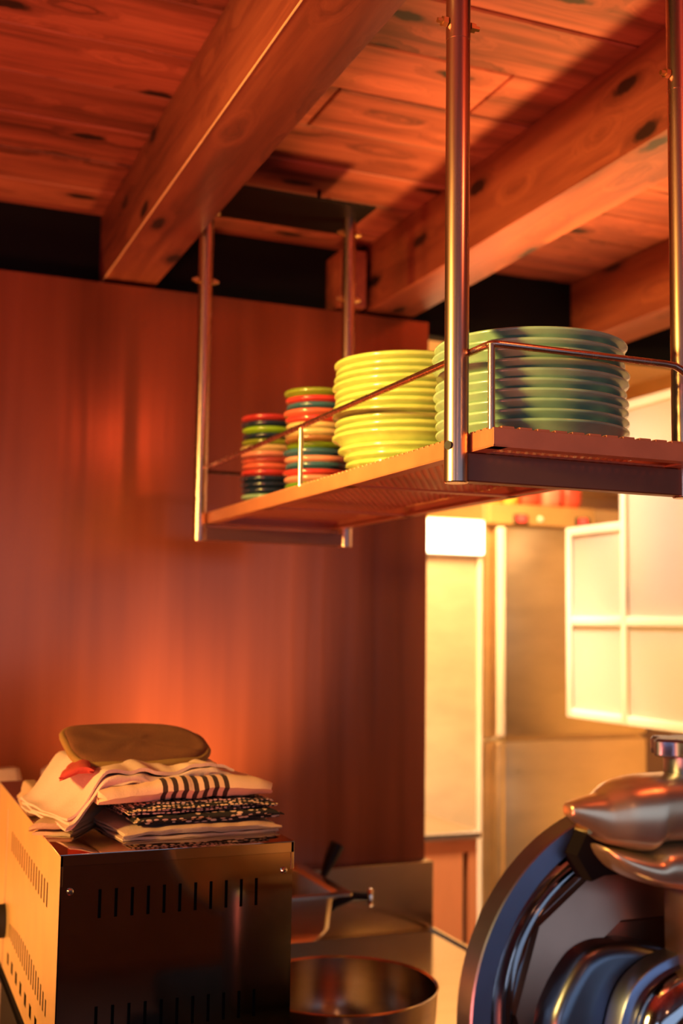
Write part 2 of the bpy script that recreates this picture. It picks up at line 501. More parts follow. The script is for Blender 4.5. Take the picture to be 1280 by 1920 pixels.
for yy in (1.327, 1.75, 2.17, 2.585):
    box(fr, (TX0+0.003, yy-0.010, TZ0), (TX1-0.003, yy+0.010, TZ0+0.003))
obj('tray_frame', fr, M_TRAY, sh)
# perforated sheet: hexagonal cells each with a round hole
pf = bmesh.new(); pitch = 0.0135; hr = 0.0049; row = pitch*math.sqrt(3)/2
ny = int((TY1-TY0-0.008)/row); nx = int((TX1-TX0-0.008)/pitch)
zt, zb = TZ1-0.001, TZ1-0.003
cor = pitch/math.sqrt(3)
for j in range(ny):
    for i in range(nx):
        cx = TX0+0.004+pitch*(i+0.5+(0.5 if j % 2 else 0.0)); cy = TY0+0.004+row*(j+0.5)
        if cx+pitch/2 > TX1: continue
        rg = []
        for (r, z) in ((cor, zt), (hr, zt), (hr, zb), (cor, zb)):
            rg.append([pf.verts.new((cx+r*math.cos(PI/6+k*PI/3), cy+r*math.sin(PI/6+k*PI/3), z)) for k in range(6)])
        for a in range(3):
            for k in range(6):
                pf.faces.new((rg[a][k], rg[a][(k+1) % 6], rg[a+1][(k+1) % 6], rg[a+1][k]))
obj('perforated_sheet', pf, M_TRAY, sh, 0)
sc = bmesh.new()                                          # raised rib ends of the sheet that show along the rim
k = TX0+0.012
while k < TX1-0.02:
    box(sc, (k, TY0+0.0005, TZ1-0.001), (k+0.019, TY0+0.010, TZ1+0.0025), 0.0008); k += 0.0262
k = TY0+0.02
while k < TY1-0.03:
    box(sc, (TX0+0.0005, k, TZ1-0.001), (TX0+0.008, k+0.010, TZ1+0.002), 0.0006); k += 0.0165
so = obj('sheet_ribs', sc, M_TRAY, sh, 30); so['kind'] = 'stuff'
# guard rail
ZR = 1.957; rx0, ry0 = 0.7185, 1.263; rx1 = 1.036
pts = [(rx0, PY1-0.012, ZR), (rx0, 2.2, ZR), (rx0, 1.7, ZR)]
for a in range(0, 7):
    t = a/6*PI/2; pts.append((rx0+0.010-0.010*math.cos(t), ry0+0.010-0.010*math.sin(t), ZR))
pts += [(0.85, ry0, ZR), (rx1-0.05, ry0, ZR)]
for a in range(1, 8):
    t = a/7*PI/2; pts.append((rx1-0.045+0.045*math.sin(t), ry0, ZR-0.045+0.045*math.cos(t)))
pts.append((rx1, ry0, TZ1))
obj('guard_rail', T(pts, 0.0048, 12), M_PIPE, sh)
obj('back_rail', T([(PX0+0.01, PY1+0.004, ZR-0.01), (PX1-0.01, PY1+0.004, ZR-0.01)], 0.0045, 10), M_SLEEVE, sh)
obj('rail_post', T([(rx0+0.001, ry0+0.003, TZ1-0.002), (rx0+0.001, ry0+0.003, ZR)], 0.0046, 12), M_PIPE, sh)
obj('rail_post', T([(rx0, 1.960, TZ1-0.002), (rx0, 1.960, ZR)], 0.0046, 12), M_PIPE, sh)

# ================================================================ PLATES AND BOWLS
ORD = ['bottom', 'second', 'third', 'fourth', 'fifth', 'sixth', 'seventh', 'eighth', 'ninth', 'tenth', 'eleventh', 'twelfth', 'thirteenth', 'fourteenth', 'fifteenth']


def dish_mesh(name, R, foot, h, rim=0.003, th=0.0040):
    """shallow dish: foot ring, curved base, wall flaring straight out to a thin rolled rim, open inside"""
    zr = h-rim; k = R-rim-0.016
    prof = [(0.0, 0.003), (foot-0.004, 0.003), (foot-0.003, 0.0), (foot, 0.0), (foot+0.002, 0.003)]
    outw = [(foot+(k-foot)*t, 0.003+(zr-0.0165-0.003)*t**1.6) for t in (0.3, 0.6, 0.85, 1.0)] + [(R-rim-0.010, zr-0.0110), (R-rim-0.004, zr-0.0050)]
    prof += outw
    for i in range(0, 9):
        a = -PI*0.30+PI*1.15*i/8
        prof.append((R-rim+rim*math.cos(a), zr+rim*math.sin(a)))
    prof += [(r-th*0.75, z+th*0.75) for r, z in reversed(outw[:-1])]
    prof.append((0.0, 0.0075))
    bm = L(prof, (0, 0, 0), 64)
    bmesh.ops.recalc_face_normals(bm, faces=bm.faces[:])
    me = bpy.data.meshes.new(name); bm.to_mesh(me); bm.free()
    for p in me.polygons: p.use_smooth = True
    return me


GL = {
    'teal': glaze('teal_glaze', (0.250, 0.385, 0.265), 0.2),
    'lime': glaze('lime_glaze', (0.345, 0.385, 0.105)),
    'red': glaze('red_glaze', (0.449, 0.036, 0.033)),
    'coral': glaze('coral_glaze', (0.528, 0.106, 0.066)),
    'navy': glaze('navy_glaze', (0.012, 0.022, 0.05)),
    'blue': glaze('slate_blue_glaze', (0.033, 0.099, 0.158)),
    'cream': glaze('cream_glaze', (0.561, 0.409, 0.185)),
    'pink': glaze('pink_glaze', (0.581, 0.218, 0.158)),
    'olive': glaze('olive_glaze', (0.185, 0.224, 0.023)),
    'brown': glaze('brown_glaze', (0.238, 0.106, 0.040)),
    'green': glaze('green_glaze', (0.092, 0.211, 0.020)),
    'grass': glaze('grass_green_glaze', (0.224, 0.409, 0.020)),
}


def dish(name, me, mat, loc, label, cat, group, tilt=0.0):
    key = me.name+mat.name
    if key not in dish.cache:
        m2 = me.copy(); m2.materials.clear(); m2.materials.append(mat); dish.cache[key] = m2
    o = bpy.data.objects.new(name, dish.cache[key]); link(o); o.location = loc
    o.rotation_euler = (random.uniform(-tilt, tilt), random.uniform(-tilt, tilt), random.uniform(0, 6))
    tag(o, label, cat, group)
    return o


dish.cache = {}
SURF = TZ1+0.0022
me_plate = dish_mesh('plate', 0.139, 0.100, 0.026, 0.0026)
dx = [0.004, 0.0035, 0.003, 0.001, -0.0005, 0.0015, 0.003, -0.004, -0.003, 0.0]
for i in range(10):
    where = {0: 'bottom plate', 9: 'topmost plate'}.get(i, ORD[i]+' plate from the bottom')
    dish('dinner_plate', me_plate, GL['teal'], (0.878+dx[i], 1.434+random.uniform(-0.002, 0.002), SURF+i*0.0138), f'teal dinner plate, {where} of the front stack on the shelf', 'plate', 'teal plates in the front stack', 0.006)
me_bowl = dish_mesh('pasta_bowl', 0.130, 0.088, 0.036, 0.0042)
mes = [dish_mesh('pasta_small%d' % i, r, r-0.034, 0.028, 0.0042) for i, r in enumerate((0.108, 0.114, 0.121))]
for i in range(14):
    where = {0: 'bottom plate', 13: 'topmost plate'}.get(i, ORD[i]+' plate from the bottom')
    off = 0.003*math.sin(i*1.7)
    dish('deep_plate', mes[i] if i < 3 else me_bowl, GL['lime'], (0.868+off, 1.825, SURF+i*0.0130), f'lime deep plate, {where} of the second stack on the shelf', 'plate', 'lime deep plates in the second stack', 0.008)
me_sm = dish_mesh('small_dish', 0.069, 0.044, 0.025, 0.0046)
me_sm2 = dish_mesh('small_dish_b', 0.0655, 0.042, 0.025, 0.0046)
c3 = ['green', 'pink', 'red', 'blue', 'pink', 'blue', 'grass', 'brown', 'cream', 'cream', 'red', 'coral', 'blue', 'red', 'olive']
NAMES = {'green': 'dark green', 'pink': 'pale pink', 'red': 'red', 'blue': 'slate blue', 'grass': 'bright green', 'brown': 'brown', 'cream': 'cream', 'coral': 'coral red', 'olive': 'olive', 'navy': 'navy', 'teal': 'teal'}
for i, c in enumerate(c3):
    where = {0: 'bottom dish', 14: 'topmost dish'}.get(i, ORD[i]+' from the bottom')
    dish('small_dish', me_sm if i % 3 else me_sm2, GL[c], (0.829+0.002*math.sin(i*2.1), 2.16, SURF+i*0.0134), f'{NAMES[c]} small dish, {where} in the taller mixed colour stack', 'dish', 'small dishes in the taller mixed colour stack', 0.012)
c4 = ['teal', 'navy', 'navy', 'navy', 'red', 'coral', 'coral', 'pink', 'cream', 'olive', 'navy', 'grass', 'navy']
c4 = ['teal', 'navy', 'navy', 'navy', 'red', 'coral', 'coral', 'pink', 'cream', 'olive', 'navy', 'grass', 'navy', 'red']
for i, c in enumerate(c4):
    where = {0: 'bottom dish', 13: 'topmost dish'}.get(i, ORD[i]+' from the bottom')
    dish('small_dish', me_sm2, GL[c], (0.812+0.002*math.sin(i*1.3+1), 2.405, SURF+i*0.0134), f'{NAMES[c]} small dish, {where} in the shorter stack nearest the rear posts', 'dish', 'small dishes in the shorter rear stack', 0.012)

# ================================================================ WORKTOP AND UPSTAND
ZW = 0.766
wt = thing('worktop', 'polished stainless steel worktop with raised edge below the brown wall panel', 'worktop', (0.5, 2.2, ZW-0.04))
obj('counter_slab', B((-0.6, 1.60, ZW-0.04), (1.492, 2.943, ZW), 0.003), M_COUNTER, wt)
obj('edge_lip', B((1.480, 1.60, ZW), (1.494, 2.940, ZW+0.007), 0.002), M_COUNTER, wt)
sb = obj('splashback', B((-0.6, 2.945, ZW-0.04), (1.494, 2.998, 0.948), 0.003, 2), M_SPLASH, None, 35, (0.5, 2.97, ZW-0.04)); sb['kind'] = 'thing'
tag(sb, 'low stainless steel splashback along the foot of the brown wall panel', 'splashback')
bc = thing('base_cabinet', 'steel base cabinet carrying the worktop below the oven and bowl', 'cabinet', (0.5, 2.25, FL))
obj('carcass', B((-0.58, 1.68, FL), (1.46, 2.94, ZW-0.041), 0.004), M_STEEL, bc)
for k in range(3):
    d = obj('door', B((-0.56+k*0.675, 1.66, FL+0.08), (-0.56+k*0.675+0.655, 1.678, ZW-0.06), 0.003), M_STEEL, bc)
    obj('handle', T([(-0.3+k*0.675, 1.645, 0.60), (-0.15+k*0.675, 1.645, 0.60)], 0.006, 10), M_CHROME, d)
tb = thing('machine_table', 'dark steel table under the meat slicer', 'table', (0.84, 1.1, FL))
obj('table_top', B((0.56, 0.79, ZW-0.03), (1.16, 1.40, ZW), 0.003), M_BLACK, tb)
for x in (0.59, 1.13):
    for y in (0.82, 1.37):
        obj('leg', B((x-0.02, y-0.02, FL), (x+0.02, y+0.02, ZW-0.03), 0.002), M_STEELPLATE, tb)

# ================================================================ OVEN
OX0, OX1, OY0, OY1, OZ0, OZ1 = 0.267, 0.608, 1.662, 2.437, 0.93, 1.276
st = obj('appliance_stand', B((0.28, 1.70, ZW), (0.595, 2.40, OZ0-0.02), 0.004), M_DARK, None, 35, (0.44, 2.05, ZW)); st['kind'] = 'thing'
tag(st, 'dark low stand under the steel countertop oven', 'stand')
ov = thing('countertop_oven', 'mirror polished steel countertop oven with vent slots, folded towels on top', 'oven', (0.437, 2.05, OZ0-0.02))
hs = [(0.323+k*0.0229-0.0022, 0.323+k*0.0229+0.0022, 1.187, 1.226) for k in range(11)]
hs += [(0.323+k*0.0229-0.0022, 0.323+k*0.0229+0.0022, 1.03, 1.068) for k in range(11)]
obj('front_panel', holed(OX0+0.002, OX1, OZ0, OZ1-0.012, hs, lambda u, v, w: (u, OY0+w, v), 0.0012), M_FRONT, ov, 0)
hs = []
for k in range(16):
    y = 1.772+k*(2.205-1.772)/15; hs.append((y-0.0055, y+0.0055, 1.181, 1.217))
for k in range(18):
    y = 1.748+k*(2.19-1.748)/17; hs.append((y-0.0055, y+0.0055, 1.034, 1.074-0.018*((k-8.5)/9)**2))
for k in range(7):
    y = 1.84+k*0.06; hs.append((y-0.012, y+0.012, 0.985, 1.005))
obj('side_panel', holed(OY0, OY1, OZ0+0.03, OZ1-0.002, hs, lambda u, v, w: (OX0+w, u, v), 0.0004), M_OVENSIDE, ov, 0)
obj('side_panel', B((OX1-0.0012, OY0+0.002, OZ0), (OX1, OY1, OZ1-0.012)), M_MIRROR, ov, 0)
obj('back_panel', B((OX0+0.002, OY1-0.0012, OZ0), (OX1-0.002, OY1, OZ1-0.004)), M_MIRROR, ov, 0)
tp = bmesh.new()                                          # lid: top sheet with folded-down edge
box(tp, (OX0-0.0012, OY0-0.0016, OZ1-0.0016), (OX1+0.0016, OY1+0.001, OZ1+0.0004), 0.0006, 2)
box(tp, (OX0+0.0005, OY0-0.0016, OZ1-0.016), (OX1+0.0016, OY0-0.0003, OZ1-0.001), 0.0004)
box(tp, (OX0+0.0005, OY0-0.0016, 1.232), (OX0+0.0035, OY0-0.0003, OZ1-0.001), 0.0004)
box(tp, (OX1-0.003, OY0-0.0016, 1.236), (OX1+0.0016, OY0-0.0003, OZ1-0.001), 0.0004)
obj('lid', tp, M_MIRROR, ov)
obj('inner_case', B((OX0+0.004, OY0+0.006, OZ0+0.006), (OX1-0.006, OY1-0.006, OZ1-0.02)), M_BLACK, ov, 0)
obj('bottom_tray', B((OX0, OY0+0.002, OZ0-0.004), (OX1, OY1, OZ0+0.002)), M_DARK, ov, 0)
sm = bmesh.new(); box(sm, (OX0-0.0012, 2.275, OZ0+0.03), (OX0+0.0002, 2.279, OZ1-0.03))
obj('panel_seam', sm, M_CHROME, ov, 0)
for x, z in ((0.2815, 1.2255), (0.5945, 1.2345)):
    s = bmesh.new()
    lathe(s, [(0.0, -0.0036), (0.003, -0.0034), (0.0048, -0.0018), (0.0052, 0.0006)], (x, OY0-0.0004, z), 20, 'y')
    so = obj('screw', s, M_CHROME, ov)
    cr = bmesh.new()
    box(cr, (x-0.0028, OY0-0.0042, z-0.0005), (x+0.0028, OY0-0.0030, z+0.0005)); box(cr, (x-0.0005, OY0-0.0042, z-0.0028), (x+0.0005, OY0-0.0030, z+0.0028))
    obj('cross_slot', cr, M_DARK, so, 0)
for x in (OX0+0.03, OX1-0.03):
    for y in (OY0+0.05, OY1-0.05):
        obj('foot', L([(0.0, -0.020), (0.012, -0.020), (0.014, -0.003), (0.0, -0.003)], (x, y, OZ0), 16), M_DARK, ov)
# round cable box and plug on the side
kn = bmesh.new(); lathe(kn, [(0.0, 0.0)] if False else [(0.03, 0.0), (0.03, 0.03), (0.022, 0.036), (0.0, 0.036)], (0, 0, 0), 24)
bmesh.ops.transform(kn, matrix=Matrix.Translation((OX0, 2.27, 1.045)) @ Matrix.Rotation(-PI/2, 4, 'Y'), verts=kn.verts[:])
obj('knob', kn, M_DARK, ov)

# ================================================================ TOWELS
def folded(x0, x1, yf, yb, z0, layers, th, gap, yaw=0.0, amp=0.004, seed=0.0, nx=44, nose=False, sag=None):
    """one cloth folded back and forth: serpentine section in y,z swept along x"""
    cl = []; pit = th+gap
    for i in range(layers):
        z = z0+th/2+i*pit
        ys = [yf+(yb-yf)*t/12 for t in range(13)]
        if (i+(1 if nose else 0)) % 2: ys.reverse()
        cl += [(y, z) for y in ys]
        if i < layers-1:
            yc = ys[-1]; s = 1 if yc > (yf+yb)/2 else -1
            for a in range(1, 6):
                t = a/6*PI; cl.append((yc+s*math.sin(t)*pit*0.55, z+pit/2-math.cos(t)*pit/2))
    n = len(cl); off = []
    for i in range(n):
        a, b = Vector(cl[max(i-1, 0)]), Vector(cl[min(i+1, n-1)])
        d = (b-a).normalized(); nr = Vector((-d.y, d.x)); off.append(nr)
    bm = bmesh.new(); grid = []
    xm = (x0+x1)/2; ym = (yf+yb)/2
    for k in range(nx+1):
        t = k/nx; ring = []
        for side in (1, -1):
            idx = range(n) if side == 1 else range(n-1, -1, -1)
            for i in idx:
                y, z = cl[i]
                lay = (z-z0)/pit
                xx = x0+(x1-x0)*t
                e = 0.010*noise.noise((lay*3.1+seed, seed, y*6))
                xx += e*(1 if t > 0.5 else -1)*abs(2*t-1)**3
                front = max(0.0, 1-(y-yf)/0.05)
                back = max(0.0, 1-(yb-y)/0.05)
                yy = y+(front-back)*(0.006*noise.noise((xx*14, lay*1.3+seed, 3.3))+0.010*noise.noise((lay*2.3, seed+5, 0)))
                dz = amp*noise.noise((xx*13+seed, yy*9, lay*0.35))*(0.5+0.5*lay/max(1, layers))
                dz += amp*0.5*noise.noise((xx*42+seed, lay*0.8, yy*20))
                fl = 1-0.35*(abs(2*t-1)**6)
                hz = (z+off[i].y*side*th/2-z0)
                ring.append((xx, yy+off[i].x*side*th/2, z0+max(hz*0.15, (hz+dz)*fl)-(sag(xx, yy) if sag else 0.0)))
        grid.append(ring)
    c, s = math.cos(yaw), math.sin(yaw)
    vv = [[bm.verts.new((xm+(p[0]-xm)*c-(p[1]-ym)*s, ym+(p[0]-xm)*s+(p[1]-ym)*c, p[2])) for p in ring] for ring in grid]
    m = 2*n
    for k in range(nx):
        for i in range(m):
            bm.faces.new((vv[k][i], vv[k][(i+1) % m], vv[k+1][(i+1) % m], vv[k+1][i]))
    for ring in (vv[0], vv[-1]):
        for i in range(n-1):
            bm.faces.new((ring[i], ring[i+1], ring[m-2-i], ring[m-1-i]))
    return bm


C_CREAM = cloth('cream_cotton', (0.80, 0.50, 0.38))
C_TAN = cloth('tan_cotton', (0.66, 0.40, 0.22))
C_WHITE = cloth('white_cotton', (0.90, 0.58, 0.44))
C_MITT = cloth('brown_mitt', (0.27, 0.085, 0.024), 0.35)
C_BIND = cloth('olive_binding', (0.36, 0.18, 0.04))
C_RED = cloth('red_lining', (0.6, 0.06, 0.04))


def dash_mat(name, sc, thr, rnd=0.7):
    t = NT(name)
    vo = t.new('ShaderNodeTexVoronoi'); t.lk(t.mapped(sc, 3.0), vo.inputs['Vector']); vo.inputs['Scale'].default_value = 1.0
    vo.inputs['Randomness'].default_value = rnd
    f = t.math('LESS_THAN', vo.outputs['Distance'], thr)
    w = t.noise(t.mapped((1, 1, 1)), 420.0, 2); t.bump(w, 0.3, 0.002)
    return t.set(t.mix(f, (0.02, 0.013, 0.012), (0.80, 0.52, 0.38)), 0.95, 0.0)


def stripe_mat():
    t = NT('striped_cotton')
    sx = t.new('ShaderNodeSeparateXYZ'); t.lk(t.mapped((1, 1, 1)), sx.inputs[0])
    x = sx.outputs[0]
    fr_ = t.math('LESS_THAN', t.math('FRACT', t.math('MULTIPLY', t.math('ADD', x, 1.0), 1/0.0165)), 0.48)
    a = t.math('MULTIPLY', t.math('GREATER_THAN', x, -0.045), t.math('LESS_THAN', x, 0.068))
    w = t.noise(t.mapped((1, 1, 1)), 420.0, 2); t.bump(w, 0.3, 0.002)
    return t.set(t.mix(t.math('MULTIPLY', fr_, a), (0.84, 0.50, 0.33), (0.05, 0.02, 0.015)), 0.95, 0.0)


ZT = OZ1+0.0006
def towel(name, bm, mat, lab, origin, grp='folded towels on the oven'):
    o = obj(name, bm, mat, None, 60, origin); return tag(o, lab, 'towel', grp)


R_ = math.radians
towel('folded_towel', folded(0.358, 0.606, 1.738, 1.98, ZT, 3, 0.0042, 0.0024, R_(4), 0.005, 1.0), C_CREAM, 'cream folded towel with wavy edges at the bottom of the pile on the oven', (0.48, 1.86, ZT))
towel('folded_towel', folded(0.292, 0.352, 1.80, 1.99, ZT, 3, 0.0055, 0.0040, R_(-28), 0.004, 4.0, 18), C_TAN, 'tan folded cloth at the lower front left of the pile', (0.33, 1.88, ZT))
z1 = ZT+0.0195
towel('folded_towel', folded(0.382, 0.612, 1.746, 2.00, z1, 3, 0.0040, 0.0014, R_(4), 0.004, 7.0), dash_mat('dotted_cloth', (75, 75, 210), 0.38), 'black folded towel with large white spots above the bottom cream towel', (0.48, 1.86, z1))
z2 = z1+0.0165
towel('folded_towel', folded(0.366, 0.600, 1.748, 2.00, z2, 4, 0.0032, 0.0010, R_(6), 0.004, 9.0), dash_mat('woven_dash_cloth', (130, 130, 300), 0.42, 0.4), 'black and white woven folded towel directly under the striped towel', (0.48, 1.86, z2))
z3 = z2+0.0165
towel('folded_towel', folded(0.322, 0.594, 1.758, 2.01, z3, 2, 0.0145, 0.001, R_(6), 0.007, 12.0, 44, True), stripe_mat(), 'peach towel with a row of dark stripes in the middle of the pile', (0.47, 1.88, z3))
z4 = z3+0.028


def sag_left(x, y):
    d = max(0.0, min(1.0, (0.335-x)/0.062)); d = d*d*(3-2*d)
    return 0.062*d


wb = folded(0.268, 0.540, 1.768, 2.01, z4-0.003, 3, 0.0055, 0.0035, R_(8), 0.013, 15.0, 56, True, sag_left)
towel('folded_towel', wb, C_WHITE, 'crumpled pale cloth slumping over the end of the pile, under the brown oven mitt', (0.42, 1.89, z4))
towel('folded_towel', folded(0.268, 0.300, 2.03, 2.13, ZT, 3, 0.010, 0.006, R_(0), 0.003, 21.0, 10), C_TAN, 'small tan cloth with two rolled folds behind the pale draped cloth', (0.285, 2.08, ZT))
# oven mitt
mt = thing('oven_mitt', 'flat brown quilted oven mitt with olive binding on top of the towels', 'mitt', (0.42, 1.90, z4+0.028), None)
out = smooth_poly([(-0.112, -0.07), (-0.118, 0.0), (-0.108, 0.068), (-0.06, 0.082), (0.03, 0.080), (0.085, 0.060), (0.108, 0.015), (0.100, -0.045), (0.06, -0.078), (-0.04, -0.082)], 5)
mb = bmesh.new(); n = len(out)
rot = Matrix.Translation((0.430, 1.915, z4+0.040)) @ Matrix.Rotation(R_(6), 4, 'Z') @ Matrix.Rotation(R_(15), 4, 'X')
rgs = []
for q, hgt in ((1.0, -0.007), (1.0, 0.004), (0.96, 0.0085), (0.88, 0.0085), (0.78, 0.009), (0.66, 0.0085), (0.52, 0.009), (0.38, 0.0085), (0.24, 0.009), (0.1, 0.009)):
    rgs.append([mb.verts.new(rot @ Vector((x*q, y*q, hgt+(0.005*noise.noise((x*q*19, y*q*26, 1.0))+0.002*noise.noise((x*q*60, y*q*60, 4.0)) if q < 0.95 else 0)))) for x, y in out])
for a in range(len(rgs)-1):
    for k in range(n): mb.faces.new((rgs[a][k], rgs[a][(k+1) % n], rgs[a+1][(k+1) % n], rgs[a+1][k]))
mb.faces.new(rgs[-1]); mb.faces.new(list(reversed(rgs[0])))
obj('pad', mb, C_MITT, mt, 60)
bd = T([rot @ Vector((x*1.01, y*1.01, -0.001+0.001*math.sin(i*1.1))) for i, (x, y) in enumerate(out)], 0.0062, 8, False, True)
obj('binding', bd, C_BIND, mt, 60)
obj('lining', folded(0.292, 0.338, 1.785, 1.87, z4+0.013, 2, 0.006, 0.001, R_(-12), 0.005, 31.0, 14, True, lambda x, y: 0.012*max(0.0, (0.318-x)/0.03)), C_RED, mt, 60)

# ================================================================ PANS BEHIND THE OVEN
sp = thing('saucepan', 'steel saucepan with a long handle ending in a bright ring, under the square pan', 'saucepan', (0.83, 2.70, ZW))
obj('pot', L([(0.0, 0.0), (0.095, 0.0), (0.102, 0.006), (0.103, 0.098), (0.106, 0.102), (0.103, 0.104), (0.100, 0.099), (0.098, 0.010), (0.0, 0.008)], (0.83, 2.70, ZW), 40), M_STEEL, sp)
obj('handle', T([(0.925, 2.69, 0.838), (0.975, 2.685, 0.848), (1.040, 2.675, 0.886), (1.085, 2.665, 0.926), (1.13, 2.655, 0.943), (1.165, 2.65, 0.940)], [0.010, 0.010, 0.0105, 0.011, 0.011, 0.010], 12), M_STEELPLATE, sp)
rg = T([(1.172+0.004*math.cos(a*PI/8), 2.65+0.010*math.cos(a*PI/8), 0.938+0.017*math.sin(a*PI/8)) for a in range(16)], 0.007, 10, False, True)
obj('hanging_ring', rg, M_CHROME, sp)
gp = thing('square_pan', 'deep rectangular steel pan with flared rim beside the oven', 'pan', (0.85, 2.66, ZW+0.104))


def rrect(cx, cy, hx, hy, r, z, k=6):
    p = []
    for (sx, sy, a0) in ((1, 1, 0), (-1, 1, PI/2), (-1, -1, PI), (1, -1, 3*PI/2)):
        for i in range(k+1):
            a = a0+i/k*PI/2; p.append((cx+sx*(hx-r)+r*math.cos(a), cy+sy*(hy-r)+r*math.sin(a), z))
    return p


gb = bmesh.new(); secs = []
cx, cy, hx, hy = 0.812, 2.667, 0.240, 0.172
zr = 0.990
zb0 = ZW+0.105
for (dh, r, z) in ((0.008, 0.012, zr-0.005), (0.008, 0.012, zr), (-0.016, 0.022, zr), (-0.024, 0.024, zr-0.008), (-0.030, 0.026, zb0+0.035), (-0.040, 0.03, zb0+0.012), (-0.065, 0.03, zb0+0.003)):
    secs.append([gb.verts.new(p) for p in rrect(cx, cy, hx+dh, hy+dh, r, z)])
for (dh, r, z) in ((-0.066, 0.03, zb0), (-0.042, 0.03, zb0+0.008), (-0.0285, 0.026, zb0+0.034), (-0.0225, 0.024, zr-0.009), (0.006, 0.012, zr-0.006)):
    secs.append([gb.verts.new(p) for p in rrect(cx, cy, hx+dh, hy+dh, r, z)])
nn = len(secs[0])
for a in range(len(secs)):
    if a == 6: continue
    A, Q = secs[a], secs[(a+1) % len(secs)]
    for k in range(nn): gb.faces.new((A[k], A[(k+1) % nn], Q[(k+1) % nn], Q[k]))
gb.faces.new(secs[6]); gb.faces.new(list(reversed(secs[7])))
obj('pan_body', gb, M_STEEL, gp, 40)
ld = thing('ladle', 'ladle with a flat dark handle standing in the square pan', 'ladle', (1.0, 2.70, zb0+0.01))
obj('bowl', L([(0.0, 0.0), (0.02, 0.004), (0.034, 0.02), (0.036, 0.03), (0.033, 0.03), (0.030, 0.02), (0.0, 0.004)], (0.99, 2.70, zb0+0.004), 24), M_STEEL, ld)
hm = bmesh.new()
d0, d1 = Vector((1.024, 2.70, zb0+0.03)), Vector((1.118, 2.735, 1.052))
tube(hm, [d0, d0.lerp(d1, 0.5)+Vector((0, 0, -0.004)), d0.lerp(d1, 0.8), d1], [0.005, 0.007, 0.016, 0.019], 8)
obj('handle', hm, M_STEELPLATE, ld)
bw = thing('mixing_bowl', 'wide round steel bowl standing on the worktop beside the oven', 'bowl', (0.872, 2.10, ZW))
obj('bowl_body', L([(0.0, 0.0), (0.120, 0.0), (0.150, 0.012), (0.172, 0.05), (0.179, 0.10), (0.182, 0.151), (0.1845, 0.154), (0.182, 0.156), (0.1785, 0.152), (0.175, 0.10), (0.168, 0.052), (0.146, 0.016), (0.118, 0.005), (0.0, 0.005)], (0.872, 2.10, ZW), 72), metal('bowl_steel', (0.50, 0.40, 0.31), 0.19, 0.05, (4, 4, 30)), bw)

# things behind the oven at the left edge
sk = thing('paper_sack', 'crumpled white paper sack standing behind the oven near the wall', 'sack', (0.33, 2.74, ZW))
kb = bmesh.new(); secs = []
for (z, sx, sy) in ((ZW, 0.075, 0.05), (ZW+0.25, 0.08, 0.055), (ZW+0.42, 0.075, 0.045), (ZW+0.475, 0.068, 0.03), (ZW+0.497, 0.06, 0.02)):
    secs.append([kb.verts.new((x+0.012*noise.noise((x*20, y*20, z*11)), y, z2_+0.006*noise.noise((x*30, 2, z)))) for x, y, z2_ in rrect(0.285, 2.74, sx, sy, 0.02, z, 4)])
for a in range(len(secs)-1):
    for k in range(len(secs[0])): kb.faces.new((secs[a][k], secs[a][(k+1) % len(secs[0])], secs[a+1][(k+1) % len(secs[0])], secs[a+1][k]))
kb.faces.new(secs[0]); kb.faces.new(secs[-1])
obj('sack_body', kb, cloth('white_paper', (0.85, 0.66, 0.45)), sk, 30)
jr = thing('storage_jar', 'pale lidded jar standing behind the oven next to the paper sack', 'jar', (0.425, 2.76, ZW))
obj('jar_body', L([(0.0, 0.0), (0.035, 0.0), (0.038, 0.01), (0.038, 0.43), (0.028, 0.45), (0.0, 0.45)], (0.425, 2.76, ZW), 28), M_DARK, jr)
obj('jar_lid', L([(0.0, 0.45), (0.032, 0.45), (0.034, 0.46), (0.032, 0.49), (0.02, 0.498), (0.0, 0.498)], (0.425, 2.76, ZW), 28), M_CREAM, jr)

# ================================================================ SLICER
M_BLUE = metal('blue_reflection_steel', (0.30, 0.36, 0.52), 0.34, 0.06, (5, 5, 5))  # blue of the reflected window put into the steel colour
M_BLADE = metal('polished_blade', (0.62, 0.60, 0.60), 0.10, 0.03, (5, 5, 5))
M_HUB = metal('dark_cast_metal', (0.20, 0.22, 0.26), 0.30, 0.06, (9, 9, 9))
M_SATIN = metal('satin_aluminium', (0.95, 0.70, 0.43), 0.30, 0.06, (9, 9, 9), 0.85)
sl = thing('meat_slicer', 'large meat slicer with round blade guard and gold-lit sharpener on top', 'slicer', (0.80, 1.10, ZW))
C0 = Vector((0.767, 1.034, 1.212)); RR = 0.208
obj('blade_guard', L([(RR-0.002, 0.018), (RR, 0.016), (RR, -0.0115), (RR-0.0012, -0.013), (0.1865, -0.013), (0.1850, -0.0115), (0.1835, 0.018)], C0, 128, 'y', True), M_BLUE, sl, 30)
obj('blade', L([(0.1850, 0.006), (0.178, 0.002), (0.168, 0.004), (0.158, 0.010), (0.1535, 0.0135), (0.1525, 0.010), (0.1515, 0.0085), (0.149, 0.0085), (0.148, 0.016), (0.10, 0.016), (0.0, 0.016), (0.0, 0.022), (0.185, 0.022)], C0, 128, 'y'), M_BLADE, sl, 25)
obj('rear_cover', L([(0.200, 0.019), (0.196, 0.030), (0.150, 0.042), (0.0, 0.046)], C0, 96, 'y'), M_SATIN, sl, 30)
obj('blade_cover', L([(0.1475, 0.0165), (0.144, 0.010), (0.098, -0.004), (0.092, -0.006), (0.088, 0.0), (0.0, 0.0), (0.0, 0.0165)], C0, 10, 'y'), metal('blade_cover_steel', (0.52, 0.30, 0.20), 0.34, 0.05, (5, 5, 5)), sl, 20)
